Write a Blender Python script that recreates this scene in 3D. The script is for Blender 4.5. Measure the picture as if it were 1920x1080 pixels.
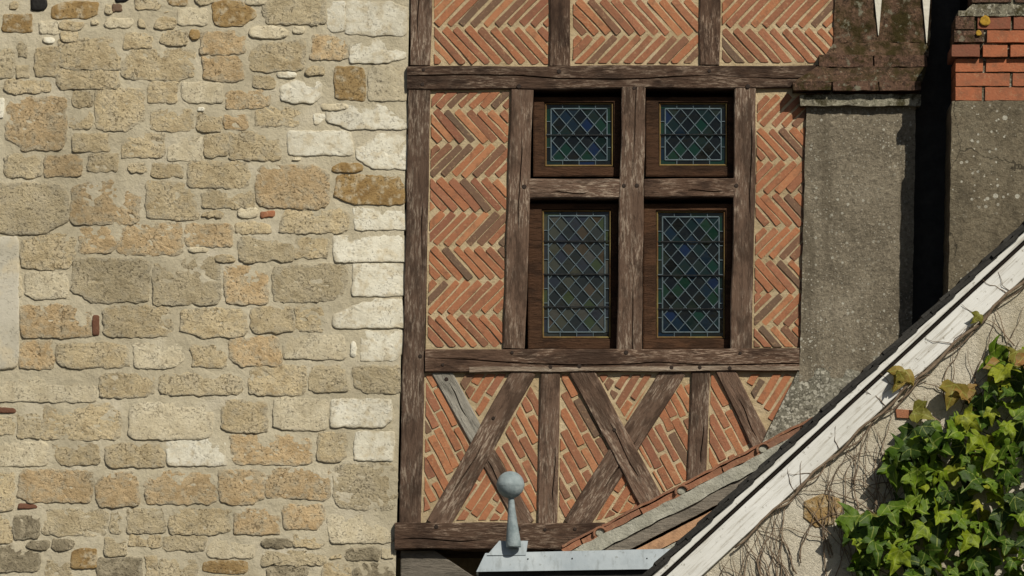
import bpy, bmesh, math, random
from mathutils import Vector, Matrix, noise

for o in list(bpy.data.objects):
    bpy.data.objects.remove(o)
rnd = random.Random(7)
SC = bpy.context.scene
COL = SC.collection

# ------------------------------------------------------------------ camera, sky, sun, exposure
D = 30.0            # metres from the lens to the brick facade (the plane y = 0)
S = 0.003           # metres on the facade for one photograph pixel
ZC = -3.5           # eye height relative to the middle of the picture on the facade
GROUND = ZC - 1.6
cam_d = bpy.data.cameras.new('camera')
cam = bpy.data.objects.new('camera', cam_d)
COL.objects.link(cam)
cam.location = (0, -D, ZC)
cam.rotation_euler = (math.radians(90), 0, 0)
cam_d.sensor_width = 36
cam_d.lens = 36 * D / (1920 * S)
cam_d.shift_y = -ZC / (1920 * S)
cam_d.clip_end = 2000
SC.camera = cam

SUN = Vector((0.40, -0.67, 0.625)).normalized()     # towards the sun
elev = math.asin(SUN.z)
sun_d = bpy.data.lights.new('sun', 'SUN')
sun_d.energy = 5.0
sun_d.angle = math.radians(0.5)
sun_d.color = (1.0, 0.935, 0.81)
sun = bpy.data.objects.new('sun', sun_d)
COL.objects.link(sun)
sun.rotation_euler = SUN.to_track_quat('Z', 'Y').to_euler()
sun.location = (6, -12, 10)

world = bpy.data.worlds.new('World')
SC.world = world
world.use_nodes = True
wn = world.node_tree
sky = wn.nodes.new('ShaderNodeTexSky')
sky.sky_type = 'NISHITA'
sky.sun_disc = False
sky.sun_elevation = elev
sky.sun_rotation = math.atan2(SUN.x, SUN.y)
bg = wn.nodes['Background']
bg.inputs['Strength'].default_value = 0.05
wn.links.new(sky.outputs[0], bg.inputs['Color'])
SC.view_settings.view_transform = 'Standard'
SC.view_settings.look = 'None'
SC.view_settings.exposure = -0.46
SC.view_settings.gamma = 1.0
SC.view_settings.use_curve_mapping = False

# ------------------------------------------------------------------ helpers
def P(px, py, Y=0.0):
    k = (D + Y) / D
    return Vector(((px - 960) * S * k, Y, ZC + ((540 - py) * S - ZC) * k))

WM = {}

def place(o, m, parent=None):
    WM[o.name] = m
    COL.objects.link(o)
    if parent is not None:
        o.parent = parent
        o.matrix_parent_inverse = WM[parent.name].inverted()
    o.matrix_basis = m
    return o

def empty(name, loc, label, cat, group=None):
    o = bpy.data.objects.new(name, None)
    o.empty_display_size = 0.2
    place(o, Matrix.Translation(loc))
    return tag(o, label, cat, group)

def tag(o, label=None, cat=None, group=None, kind=None):
    if label: o['label'] = label
    if cat: o['category'] = cat
    if group: o['group'] = group
    if kind: o['kind'] = kind
    return o

def mk(name, verts, faces, mat, parent=None, m=None, smooth=False):
    """mesh from WORLD verts (m None: origin put at their centre) or local verts with matrix m"""
    if m is None:
        c = Vector((0, 0, 0))
        for v in verts: c += Vector(v)
        c /= len(verts)
        verts = [Vector(v) - c for v in verts]
        m = Matrix.Translation(c)
    me = bpy.data.meshes.new(name)
    me.from_pydata([tuple(v) for v in verts], [], faces)
    me.materials.append(mat)
    if smooth:
        me.polygons.foreach_set('use_smooth', [True] * len(me.polygons))
    me.update()
    o = bpy.data.objects.new(name, me)
    return place(o, m, parent)

def fbm(p, octv=4):
    return noise.fractal(p, 1.0, 2.0, octv)

def slab(name, quad, Yf, thick, mat, parent=None, nx=2, ny=2, amp=0.0, freq=6.0, Ytop=None, smooth=True, wob=0.0, sharp=True):
    """quad = TL,TR,BR,BL in pixels at depth Yf; displaced front grid with sides and a back."""
    TL, TR, BR, BL = [Vector((q[0], q[1])) for q in quad]
    V = []; F = []
    off = Vector((rnd.uniform(-50, 50), rnd.uniform(-50, 50), rnd.uniform(-50, 50)))
    for j in range(ny + 1):
        v = j / ny
        for i in range(nx + 1):
            u = i / nx
            q = (TL * (1 - u) + TR * u) * (1 - v) + (BL * (1 - u) + BR * u) * v
            if wob and (i in (0, nx) or j in (0, ny)):
                q = q + Vector((noise.noise(Vector((q.x * .05, q.y * .05, 1)) + off), noise.noise(Vector((q.x * .05, q.y * .05, 9)) + off))) * wob
            y = Yf if Ytop is None else Ytop * (1 - v) + Yf * v
            p = P(q.x, q.y, y)
            if amp:
                p.y += amp * fbm(p * freq + off)
            V.append(p)
    W1 = nx + 1
    for j in range(ny):
        for i in range(nx):
            a = j * W1 + i
            F.append((a, a + W1, a + W1 + 1, a + 1))
    ring = [i for i in range(nx + 1)] + [j * W1 + nx for j in range(1, ny + 1)] + [ny * W1 + i for i in range(nx - 1, -1, -1)] + [j * W1 for j in range(ny - 1, 0, -1)]
    base = len(V)
    Yb = max(Yf, Ytop if Ytop is not None else Yf) + thick
    # duplicated rim keeps the border edge sharp under smooth shading
    for r in ring: V.append(V[r].copy())
    for r in ring: V.append(Vector((V[r].x, Yb, V[r].z)))
    n = len(ring)
    for i in range(n):
        a = base + i; b = base + (i + 1) % n
        F.append((a, b, b + n, a + n))
    F.append(tuple(base + n + i for i in range(n)))
    return mk(name, V, F, mat, parent, smooth=smooth)

def prism(name, poly, Yf, thick, mat, parent=None, bev=0.0):
    """pixel polygon extruded back from Yf"""
    n = len(poly)
    c = sum((Vector(p) for p in poly), Vector((0, 0))) / n
    V = []
    if bev:
        for p in poly:
            d = c - Vector(p); d = d / max(d.length, 1e-6) * bev / S
            q = Vector(p) + d
            V.append(P(q.x, q.y, Yf))
        for p in poly: V.append(P(p[0], p[1], Yf + bev * 0.8))
    else:
        for p in poly: V.append(P(p[0], p[1], Yf))
    k = len(V) - n
    for p in poly:
        q = P(p[0], p[1], Yf); V.append(Vector((q.x, Yf + thick, q.z)))
    F = [tuple(range(n))]
    for s in range(0, k + 1, n):
        for i in range(n):
            a = s + i; b = s + (i + 1) % n
            F.append((a, a + n, b + n, b))
    F.append(tuple(reversed(range(k + n, k + 2 * n))))
    return mk(name, V, F, mat, parent)

def timber(name, p0, p1, w0, w1, Yf, depth, mat, parent, crack=None, amp=0.003, edge=0.004, step=0.03, bev=0.006):
    """a baulk between two pixel points, widths in pixels; local X runs along the grain"""
    A = P(p0[0], p0[1], Yf); B = P(p1[0], p1[1], Yf)
    d = B - A; L = d.length
    ang = math.atan2(d.z, d.x)
    m = Matrix.Translation(A) @ Matrix.Rotation(-ang, 4, 'Y')
    n = max(2, int(L / step))
    off = Vector((rnd.uniform(-50, 50), rnd.uniform(-50, 50), rnd.uniform(-50, 50)))
    V = []; F = []
    k = (D + Yf) / D
    cols = None
    for i in range(n + 1):
        t = i / n; x = L * t
        w = (w0 * (1 - t) + w1 * t) * S * k
        f = 0.0; cd = 0.0
        if crack:
            pts = crack
            for (ta, fa, da), (tb, fb, db) in zip(pts[:-1], pts[1:]):
                if ta <= t <= tb:
                    q = (t - ta) / max(tb - ta, 1e-6)
                    f = fa * (1 - q) + fb * q; cd = da * (1 - q) + db * q
            f += 0.03 * noise.noise(Vector((x * 5, 3, 0)) + off)
        e = 0.0045 / w
        b = bev / w
        fr = [(-.5, bev), (-.5 + b, 0), (-.5 + b + (f - e + .5 - b) * .5, 0), (f - e, 0), (f, cd), (f + e, 0), (f + e + (.5 - b - f - e) * .5, 0), (.5 - b, 0), (.5, bev)]
        el = edge * noise.noise(Vector((x * 3, 11, 0)) + off); er = edge * noise.noise(Vector((x * 3, 23, 0)) + off)
        row = []
        for c, (q, y) in enumerate(fr):
            z = q * w + (el if q < 0 else er) * abs(q) * 2
            yy = y + amp * noise.noise(Vector((x * 4, z * 25, 5)) + off) + amp * .5 * noise.noise(Vector((x * 14, z * 60, 8)) + off)
            row.append(Vector((x, yy, z)))
        row = [Vector((x, depth, row[0].z))] + row + [Vector((x, depth, row[-1].z))]
        cols = len(row)
        V += row
    for i in range(n):
        for c in range(cols):
            a = i * cols + c; b2 = i * cols + (c + 1) % cols
            F.append((a, a + cols, b2 + cols, b2))
    F.append(tuple(range(cols))); F.append(tuple(reversed(range(n * cols, n * cols + cols))))
    # outward orientation: front is -Y
    F = [tuple(reversed(f)) for f in F]
    return mk(name, V, F, mat, parent, m)

def clip(poly, a, b):
    """keep the part of a convex polygon to the left of a->b (pixel axes, y down: 'inside' = cross >= 0)"""
    out = []
    def side(p): return (b[0] - a[0]) * (p[1] - a[1]) - (b[1] - a[1]) * (p[0] - a[0])
    for i in range(len(poly)):
        p, q = poly[i], poly[(i + 1) % len(poly)]
        sp, sq = side(p), side(q)
        if sp >= 0: out.append(p)
        if (sp >= 0) != (sq >= 0):
            t = sp / (sp - sq)
            out.append((p[0] + (q[0] - p[0]) * t, p[1] + (q[1] - p[1]) * t))
    return out

def area(poly):
    return 0.5 * sum(poly[i][0] * poly[(i + 1) % len(poly)][1] - poly[(i + 1) % len(poly)][0] * poly[i][1] for i in range(len(poly)))

def clip_poly(poly, region):
    if area(region) < 0: region = region[::-1]
    for i in range(len(region)):
        if len(poly) < 3: return []
        poly = clip(poly, region[i], region[(i + 1) % len(region)])
    return poly

# ------------------------------------------------------------------ materials
def lin(r, g, b):
    f = lambda c: (c / 255 / 12.92) if c / 255 <= .04045 else ((c / 255 + .055) / 1.055) ** 2.4
    return (f(r), f(g), f(b), 1)

class NT:
    def __init__(s, name):
        s.m = bpy.data.materials.new(name); s.m.use_nodes = True
        s.t = s.m.node_tree; s.b = s.t.nodes['Principled BSDF']
        s.out = s.t.nodes['Material Output']
        s.b.inputs['Roughness'].default_value = .85
        s.b.inputs['Specular IOR Level'].default_value = .25
        s.vec = None
    def n(s, typ, **kw):
        nd = s.t.nodes.new(typ)
        for k, v in kw.items(): setattr(nd, k, v)
        return nd
    def l(s, a, b): s.t.links.new(a, b)
    def coords(s, scale=(1, 1, 1)):
        tc = s.n('ShaderNodeTexCoord'); oi = s.n('ShaderNodeObjectInfo')
        s.rand = oi.outputs['Random']
        mul = s.n('ShaderNodeMath', operation='MULTIPLY'); s.l(s.rand, mul.inputs[0]); mul.inputs[1].default_value = 91.7
        mp = s.n('ShaderNodeMapping'); s.l(tc.outputs['Object'], mp.inputs['Vector']); mp.inputs['Scale'].default_value = scale
        add = s.n('ShaderNodeVectorMath', operation='ADD'); s.l(mp.outputs[0], add.inputs[0]); s.l(mul.outputs[0], add.inputs[1])
        return add.outputs[0]
    def noise(s, vec, scale, detail=6, rough=.6, dist=0):
        nd = s.n('ShaderNodeTexNoise'); s.l(vec, nd.inputs['Vector'])
        nd.inputs['Scale'].default_value = scale; nd.inputs['Detail'].default_value = detail; nd.inputs['Roughness'].default_value = rough; nd.inputs['Distortion'].default_value = dist
        return nd.outputs['Fac']
    def voro(s, vec, scale, feature='F1'):
        nd = s.n('ShaderNodeTexVoronoi', feature=feature); s.l(vec, nd.inputs['Vector']); nd.inputs['Scale'].default_value = scale
        return nd.outputs['Distance']
    def ramp(s, fac, stops, interp='LINEAR'):
        nd = s.n('ShaderNodeValToRGB'); s.l(fac, nd.inputs[0]); cr = nd.color_ramp; cr.interpolation = interp
        while len(cr.elements) < len(stops): cr.elements.new(.5)
        for e, (p, c) in zip(cr.elements, stops):
            e.position = p; e.color = c if len(c) == 4 else (*c, 1)
        return nd.outputs[0]
    def mix(s, fac, a, b, blend='MIX'):
        nd = s.n('ShaderNodeMix', data_type='RGBA', blend_type=blend)
        for v, i in ((fac, 0), (a, 6), (b, 7)):
            if hasattr(v, 'links'): s.l(v, nd.inputs[i])
            else: nd.inputs[i].default_value = v
        return nd.outputs[2]
    def math(s, op, a, b=None, clamp=False):
        nd = s.n('ShaderNodeMath', operation=op, use_clamp=clamp)
        for v, i in ((a, 0), (b, 1)):
            if v is None: continue
            if hasattr(v, 'links'): s.l(v, nd.inputs[i])
            else: nd.inputs[i].default_value = v
        return nd.outputs[0]
    def step(s, v, lo, hi):
        nd = s.n('ShaderNodeMapRange', interpolation_type='SMOOTHSTEP'); s.l(v, nd.inputs[0])
        nd.inputs[1].default_value = lo; nd.inputs[2].default_value = hi
        return nd.outputs[0]
    def vary(s, col, amt, hue=.0):
        h = s.n('ShaderNodeHueSaturation'); s.l(col, h.inputs['Color'])
        mr = s.n('ShaderNodeMapRange'); s.l(s.rand, mr.inputs[0]); mr.inputs[3].default_value = 1 - amt; mr.inputs[4].default_value = 1 + amt
        s.l(mr.outputs[0], h.inputs['Value'])
        return h.outputs[0]
    def stain(s, col, amt=.35):
        g = s.n('ShaderNodeNewGeometry')
        f = s.noise(g.outputs['Position'], 1.1, 6, .65)
        f2 = s.noise(g.outputs['Position'], 5, 5, .65)
        k = s.math('MULTIPLY', s.step(s.math('ADD', f, s.math('MULTIPLY', f2, .4)), .62, .9), amt)
        return s.mix(k, col, lin(132, 122, 98))
    def bump(s, hgt, dist, strength=1, prev=None):
        nd = s.n('ShaderNodeBump'); s.l(hgt, nd.inputs['Height']); nd.inputs['Distance'].default_value = dist; nd.inputs['Strength'].default_value = strength
        if prev is not None: s.l(prev, nd.inputs['Normal'])
        return nd.outputs[0]
    def done(s, col, nrm=None, rough=None):
        s.l(col, s.b.inputs['Base Color'])
        if nrm is not None: s.l(nrm, s.b.inputs['Normal'])
        if rough is not None: s.b.inputs['Roughness'].default_value = rough
        return s.m

def stone_mat(name, a, b, c, pits=.42, vary=.12, scale=9, smear=1):
    t = NT(name); v = t.coords()
    n1 = t.noise(v, scale, 8, .65, .6)
    col = t.ramp(n1, [(.30, a), (.5, b), (.70, c)])
    n3 = t.noise(v, scale * 2.2, 5, .6)
    col = t.mix(t.math('MULTIPLY', t.step(n3, .48, .66), .75), col, lin(208, 195, 166))
    col = t.vary(col, vary)
    n2 = t.noise(v, 75, 3, .6, .2); dens = t.noise(v, 9, 3, .5)
    pit = t.step(t.math('ADD', n2, t.math('MULTIPLY', dens, .35)), .775, .85)
    col = t.mix(t.math('MULTIPLY', pit, min(.9, pits * 1.25)), col, (a[0] * .38, a[1] * .34, a[2] * .30, 1))
    at = t.n('ShaderNodeAttribute', attribute_name='rim')
    edge = t.math('ADD', at.outputs['Fac'], t.math('MULTIPLY', t.math('SUBTRACT', t.noise(v, 15, 5, .65), .5), 1.1))
    col = t.mix(t.math('MULTIPLY', t.step(edge, .82, 1.0), .7 * smear), col, lin(203, 193, 168))
    col = t.stain(col)
    nn = t.noise(v, 70, 7, .75)
    nrm = t.bump(nn, .024 * pits * 2)
    nrm = t.bump(t.math('SUBTRACT', 1, pit), .010 * pits * 2, 1, nrm)
    return t.done(col, nrm, .95)

M = {}
M['tan'] = stone_mat('stone_tan', lin(190, 169, 131), lin(226, 207, 167), lin(231, 215, 181))
M['orange'] = stone_mat('stone_orange', lin(190, 161, 118), lin(226, 198, 154), lin(229, 207, 168))
M['gray'] = stone_mat('stone_gray_tan', lin(186, 169, 135), lin(219, 203, 167), lin(226, 212, 181))
M['white'] = stone_mat('stone_white', lin(216, 209, 188), lin(234, 229, 210), lin(238, 234, 218), .12, .04)
M['pale'] = stone_mat('stone_pale', lin(200, 186, 154), lin(226, 214, 184), lin(230, 220, 194), .22, .06)
M['ochre'] = stone_mat('stone_ochre', lin(132, 104, 64), lin(172, 142, 94), lin(182, 156, 112), .25, .14, 9, .15)
M['dark'] = stone_mat('stone_dark', lin(130, 120, 100), lin(170, 158, 132), lin(192, 180, 152), .5, .12)
M['plaster'] = stone_mat('stone_smooth', lin(184, 178, 160), lin(200, 194, 177), lin(206, 200, 184), .08, .03, 3, 0)

def mortar_mat(name, a, b, c, pits, big=3):
    t = NT(name); v = t.coords()
    col = t.ramp(t.noise(v, big, 8, .6, .4), [(.3, a), (.5, b), (.72, c)])
    col = t.mix(t.math('MULTIPLY', t.step(t.noise(v, 70, 6, .7), .52, .72), .35), col, (a[0] * .6, a[1] * .6, a[2] * .6, 1))
    col = t.stain(col, .3)
    nrm = t.bump(t.noise(v, 60, 8, .75), .016 * pits)
    nrm = t.bump(t.noise(v, 14, 5, .6), .02 * pits, 1, nrm)
    return t.done(col, nrm, .95)

M['mortar'] = mortar_mat('stone_wall_mortar', lin(186, 175, 149), lin(204, 194, 168), lin(213, 204, 182), .5)
M['brickmortar'] = mortar_mat('brick_mortar', lin(176, 154, 118), lin(200, 180, 144), lin(208, 190, 158), .6, 6)

def brick_mat(name, stops, soot=.5):
    t = NT(name); v = t.coords()
    col = t.ramp(t.rand, stops)
    n = t.noise(v, 16, 7, .7)
    col = t.mix(t.math('MULTIPLY', t.step(n, .46, .68), .5), col, lin(112, 86, 68))
    n2 = t.noise(v, 50, 5, .7)
    col = t.mix(t.math('MULTIPLY', t.step(n2, .55, .68), soot), col, lin(196, 162, 124))
    nrm = t.bump(t.noise(v, 90, 6, .7), .005)
    return t.done(col, nrm, .9)
M['brick'] = brick_mat('old_brick', [(0, lin(112, 94, 78)), (.12, lin(130, 98, 78)), (.2, lin(148, 103, 79)), (.36, lin(164, 110, 81)), (.6, lin(177, 118, 84)), (.78, lin(188, 132, 95)), (.88, lin(148, 100, 78)), (1, lin(172, 117, 88))], .45)
M['newbrick'] = brick_mat('orange_brick', [(0, lin(164, 102, 74)), (.5, lin(178, 109, 76)), (1, lin(150, 98, 74))], .3)
M['paletile'] = brick_mat('pale_tile', [(0, lin(186, 142, 106)), (1, lin(196, 156, 122))], .5)
M['oldnb'] = brick_mat('sooty_orange_brick', [(0, lin(128, 84, 66)), (1, lin(150, 92, 70))], .1)
M['slot'] = brick_mat('dark_tile_sliver', [(0, lin(104, 70, 54)), (1, lin(116, 80, 62))], .1)
M['terracotta'] = brick_mat('terracotta_tile', [(0, lin(138, 100, 78)), (.5, lin(160, 110, 84)), (1, lin(130, 98, 80))], .5)

def wood_mat(name, dark, mid, pale, grey=.5, vary=.22):
    t = NT(name); v = t.coords((1, 1, 1)); g = t.coords((1.0, 6, 6))
    n1 = t.noise(g, 7, 9, .7, .5)
    col = t.ramp(n1, [(.30, dark), (.48, mid), (.66, mid), (.82, pale)])
    flake = t.noise(g, 16, 7, .75); area_ = t.noise(v, 3.5, 5, .6)
    msk = t.math('MULTIPLY', t.step(flake, .48, .60), t.step(area_, .39, .58))
    col = t.mix(t.math('MULTIPLY', msk, grey), col, pale)
    col = t.mix(t.math('MULTIPLY', t.step(t.noise(t.coords((1, 2.5, 2.5)), 4, 6, .65), .47, .62), .8), col, dark)
    col = t.vary(col, vary)
    nrm = t.bump(n1, .014, 1)
    nrm = t.bump(flake, .008, 1, nrm)
    return t.done(col, nrm, .85)
M['oak'] = wood_mat('weathered_oak', lin(74, 58, 47), lin(114, 92, 77), lin(182, 164, 145), .9)
M['oakdark'] = wood_mat('dark_oak', lin(58, 43, 34), lin(95, 74, 60), lin(168, 147, 128), .85)
M['newoak'] = wood_mat('grey_replacement_oak', lin(128, 124, 114), lin(170, 165, 153), lin(192, 187, 174), .6)
M['casement'] = wood_mat('casement_wood', lin(54, 37, 25), lin(86, 60, 42), lin(112, 84, 60), .3)
M['shadowwood'] = wood_mat('cavity_shade_wood', lin(34, 28, 24), lin(44, 36, 30), lin(54, 46, 40), .2)  # near-black brown, the shade of gaps and cavities put into the colour
M['greywood'] = wood_mat('silvered_board', lin(110, 104, 94), lin(138, 130, 118), lin(160, 152, 138), .5)

def plain(name, a, b, scale=8, rough=.6, bump=.003, metal=0, vary=.05, bs=60):
    t = NT(name); v = t.coords()
    col = t.ramp(t.noise(v, scale, 7, .65), [(.32, a), (.68, b)])
    col = t.vary(col, vary)
    t.b.inputs['Metallic'].default_value = metal
    return t.done(col, t.bump(t.noise(v, bs, 5, .6), bump), rough)
M['peg'] = plain('dark_peg', lin(40, 30, 24), lin(56, 44, 36))
M['hole'] = plain('hole_shade', lin(22, 20, 18), lin(30, 27, 24))  # near-black colour paints the shade inside the putlog holes
M['zinc'] = plain('zinc', lin(160, 171, 178), lin(186, 195, 200), 5, .6, .001, .0)
def zinc_mat():
    t = NT('zinc'); v = t.coords(); sv = t.coords((9, 9, 1.2))
    col = t.ramp(t.noise(v, 4, 7, .65), [(.32, lin(156, 167, 174)), (.68, lin(188, 197, 202))])
    col = t.mix(t.math('MULTIPLY', t.step(t.noise(sv, 3, 6, .65), .5, .68), .5), col, lin(128, 134, 134))
    col = t.mix(t.math('MULTIPLY', t.step(t.noise(v, 24, 6, .75), .58, .68), .55), col, lin(120, 122, 116))
    return t.done(col, t.bump(t.noise(v, 6, 4, .5), .006), .6)
M['zinc'] = zinc_mat()
M['zincdark'] = plain('zinc_patina', lin(122, 136, 140), lin(168, 180, 183), 16, .7, .004, .0)
M['lead'] = plain('lead_came', lin(88, 103, 110), lin(120, 136, 143), 20, .45, .001, .3)
M['iron'] = plain('iron_bar', lin(22, 24, 26), lin(34, 36, 38), 20, .6)
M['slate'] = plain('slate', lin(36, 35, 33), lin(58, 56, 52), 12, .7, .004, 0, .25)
M['ground'] = plain('cobbled_ground', lin(62, 60, 54), lin(84, 80, 72), 2, .9, .01)
M['stem'] = plain('vine_stem', lin(104, 88, 72), lin(146, 128, 108), 20, .9, .003, 0, .25)
M['lichen'] = plain('yellow_lichen', lin(160, 124, 40), lin(188, 152, 62), 40, .95, .006)
M['whitewedge'] = plain('white_lime_wedge', lin(214, 208, 192), lin(232, 228, 214), 20, .8, .004)
M['cement'] = plain('cement_fillet', lin(150, 148, 134), lin(182, 180, 166), 14, .95, .01)
M['putty'] = plain('painted_putty', lin(112, 76, 50), lin(142, 128, 78), 7, .7, .003)

def barge():
    t = NT('white_painted_board'); v = t.coords(); g = t.coords((.6, 9, 9))
    col = t.ramp(t.noise(v, 3, 6, .6), [(.3, lin(216, 215, 208)), (.7, lin(236, 236, 232))])
    col = t.mix(t.math('MULTIPLY', t.step(t.noise(g, 6, 8, .7), .50, .66), .65), col, lin(160, 152, 136))
    col = t.mix(t.math('MULTIPLY', t.step(t.noise(v, 26, 6, .75), .59, .67), .7), col, lin(120, 112, 96))
    return t.done(col, t.bump(t.noise(g, 8, 5, .6), .003), .6)
M['barge'] = barge()

def render_mat(name, a, b, c, spots, spot_scale, spot_amt, spotcol, coarse=True, moss=0, grain=1, worn=False):
    t = NT(name); v = t.coords()
    col = t.ramp(t.noise(v, 2.2, 9, .65, .3), [(.3, a), (.5, b), (.7, c)])
    col = t.mix(t.math('MULTIPLY', t.step(t.noise(v, 40, 6, .75), .48, .62), .8 * grain), col, (a[0] * .45, a[1] * .45, a[2] * .45, 1))
    col = t.mix(t.math('MULTIPLY', t.step(t.noise(v, 60, 4, .7), .53, .63), .75 * grain), col, (c[0] * 1.35, c[1] * 1.35, c[2] * 1.35, 1))
    if worn:
        sv = t.coords((5, 5, .6))
        col = t.mix(t.math('MULTIPLY', t.step(t.noise(sv, 2, 6, .6), .5, .68), .45), col, (a[0] * .62, a[1] * .60, a[2] * .56, 1))
        ce = t.n('ShaderNodeTexVoronoi', feature='DISTANCE_TO_EDGE'); ce.inputs['Scale'].default_value = 1.7
        wv = t.n('ShaderNodeVectorMath', operation='ADD'); t.l(v, wv.inputs[0])
        nz = t.n('ShaderNodeTexNoise'); t.l(v, nz.inputs['Vector']); nz.inputs['Scale'].default_value = 6; nz.inputs['Detail'].default_value = 5
        ms = t.n('ShaderNodeVectorMath', operation='SCALE'); t.l(nz.outputs['Color'], ms.inputs[0]); ms.inputs['Scale'].default_value = .25
        t.l(ms.outputs[0], wv.inputs[1]); t.l(wv.outputs[0], ce.inputs['Vector'])
        ck = t.math('MULTIPLY', t.math('LESS_THAN', ce.outputs['Distance'], .005), t.step(t.noise(v, 1.3, 2, .5), .5, .56))
        col = t.mix(t.math('MULTIPLY', ck, .7), col, (a[0] * .25, a[1] * .25, a[2] * .25, 1))
    # lichen specks: small round cells, of which only a random part carries lichen
    for sc, thr, keep in spots:
        vo = t.n('ShaderNodeTexVoronoi', feature='F1'); t.l(v, vo.inputs['Vector']); vo.inputs['Scale'].default_value = sc
        sep = t.n('ShaderNodeSeparateColor'); t.l(vo.outputs['Color'], sep.inputs[0])
        wob = t.math('ADD', vo.outputs['Distance'], t.math('MULTIPLY', t.noise(v, sc * 4, 3, .6), .12))
        rad = t.math('MULTIPLY', sep.outputs[1], thr)
        inside = t.math('LESS_THAN', t.math('SUBTRACT', wob, rad), .08)
        sel = t.math('LESS_THAN', sep.outputs[0], keep)
        big = t.step(t.noise(v, 1.6, 3, .5), .38, .6)
        k = t.math('MULTIPLY', t.math('MULTIPLY', inside, sel), t.math('MULTIPLY', big, spot_amt))
        col = t.mix(k, col, spotcol)
    if moss:
        mk_ = t.step(t.noise(v, 9, 7, .7), .5 - moss * .1, .62)
        col = t.mix(t.math('MULTIPLY', mk_, .9), col, lin(58, 52, 18))
        col = t.mix(t.math('MULTIPLY', t.step(t.noise(v, 16, 7, .7), .57, .66), .8), col, lin(146, 144, 124))
    nrm = t.bump(t.noise(v, 40, 8, .75), .02 if coarse else .008)
    nrm = t.bump(t.noise(v, 110, 4, .7), .006, 1, nrm)
    return t.done(col, nrm, .95)
WL = lin(206, 202, 186)
M['chim'] = render_mat('grey_roughcast', lin(118, 109, 93), lin(150, 140, 121), lin(168, 158, 139), [(34, .28, .3), (60, .35, .4)], 30, .85, WL, True, 0, .65, True)
M['chim2'] = render_mat('speckled_roughcast', lin(104, 96, 80), lin(134, 123, 102), lin(148, 139, 118), [(17, .22, .45), (30, .25, .4), (52, .3, .35)], 15, .95, WL, True, 0, .55, True)
M['base'] = render_mat('lichened_cement', lin(120, 116, 102), lin(156, 152, 136), lin(184, 180, 164), [(40, .5, .7), (70, .45, .7), (24, .3, .4)], 40, .9, WL)
M['ledge'] = render_mat('lichened_ledge', lin(104, 98, 82), lin(150, 144, 124), lin(184, 180, 160), [(26, .3, .3), (50, .3, .4)], 26, .7, WL, True, .3, 1)
M['moss'] = render_mat('mossy_brick', lin(74, 60, 48), lin(108, 84, 68), lin(128, 102, 82), [(18, .26, .22)], 22, .8, lin(170, 166, 146), True, 1)
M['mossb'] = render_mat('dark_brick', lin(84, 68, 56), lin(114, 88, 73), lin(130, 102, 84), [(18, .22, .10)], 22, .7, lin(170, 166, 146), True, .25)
M['gablewall'] = render_mat('pale_roughcast', lin(196, 185, 158), lin(226, 217, 196), lin(232, 225, 208), [(30, .2, .1)], 22, .5, WL, True, 0, .3)

def glass(name='stained_glass', cols=None):
    t = NT(name); v = t.coords()
    cols = cols or [(0, lin(14, 18, 20)), (.25, lin(17, 34, 34)), (.42, lin(16, 46, 36)), (.56, lin(18, 21, 22)), (.7, lin(15, 32, 46)), (.84, lin(28, 38, 34)), (.94, lin(14, 32, 62)), (1, lin(36, 38, 28))]
    col = t.ramp(t.rand, cols, 'CONSTANT')
    col = t.mix(t.math('MULTIPLY', t.step(t.noise(v, 40, 4, .6), .5, .75), .4), col, lin(30, 38, 36))
    t.b.inputs['Specular IOR Level'].default_value = .35
    return t.done(col, t.bump(t.noise(v, 14, 3, .5), .004), .12)
M['glass'] = glass()
M['paleglass'] = glass('reflection_tinted_glass', [(0, lin(44, 48, 46)), (.2, lin(60, 62, 54)), (.36, lin(34, 38, 38)), (.5, lin(66, 66, 62)), (.62, lin(52, 62, 42)), (.75, lin(40, 44, 52)), (.88, lin(62, 54, 44)), (1, lin(70, 74, 48))])  # paler pane colours stand in for reflections on the glass

def leaf_mat(name, stops):
    t = NT(name); v = t.coords()
    col = t.ramp(t.rand, stops)
    col = t.mix(t.math('MULTIPLY', t.step(t.noise(t.coords((1, 1, 1)), 3, 5, .6), .45, .7), .6), col, (stops[0][1][0] * .7, stops[0][1][1] * .7, stops[0][1][2] * .7, 1))
    tc = t.n('ShaderNodeTexCoord'); sp = t.n('ShaderNodeSeparateXYZ'); t.l(tc.outputs['Object'], sp.inputs[0])
    ax = t.math('ABSOLUTE', sp.outputs[0])
    side = t.math('ABSOLUTE', t.math('SUBTRACT', t.math('SUBTRACT', sp.outputs[1], .02), t.math('MULTIPLY', ax, .75)))
    vein = t.math('MAXIMUM', t.math('LESS_THAN', ax, .022), t.math('LESS_THAN', side, .02))
    col = t.mix(t.math('MULTIPLY', vein, .45), col, lin(170, 180, 90))
    t.done(col, t.bump(t.noise(tc.outputs['Object'], 7, 3, .5), .004), .6)
    t.b.inputs['Specular IOR Level'].default_value = .4
    tr = t.n('ShaderNodeBsdfTranslucent'); t.l(col, tr.inputs[0])
    mx = t.n('ShaderNodeMixShader'); mx.inputs[0].default_value = .26
    t.l(t.b.outputs[0], mx.inputs[1]); t.l(tr.outputs[0], mx.inputs[2]); t.l(mx.outputs[0], t.out.inputs[0])
    return t.m
M['leaf'] = leaf_mat('creeper_leaf', [(0, lin(46, 70, 12)), (.35, lin(72, 102, 14)), (.7, lin(104, 132, 18)), (.9, lin(134, 152, 28)), (1, lin(158, 158, 44))])
M['leafold'] = leaf_mat('turning_leaf', [(0, lin(120, 120, 46)), (.5, lin(146, 124, 56)), (1, lin(150, 104, 60))])

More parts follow.
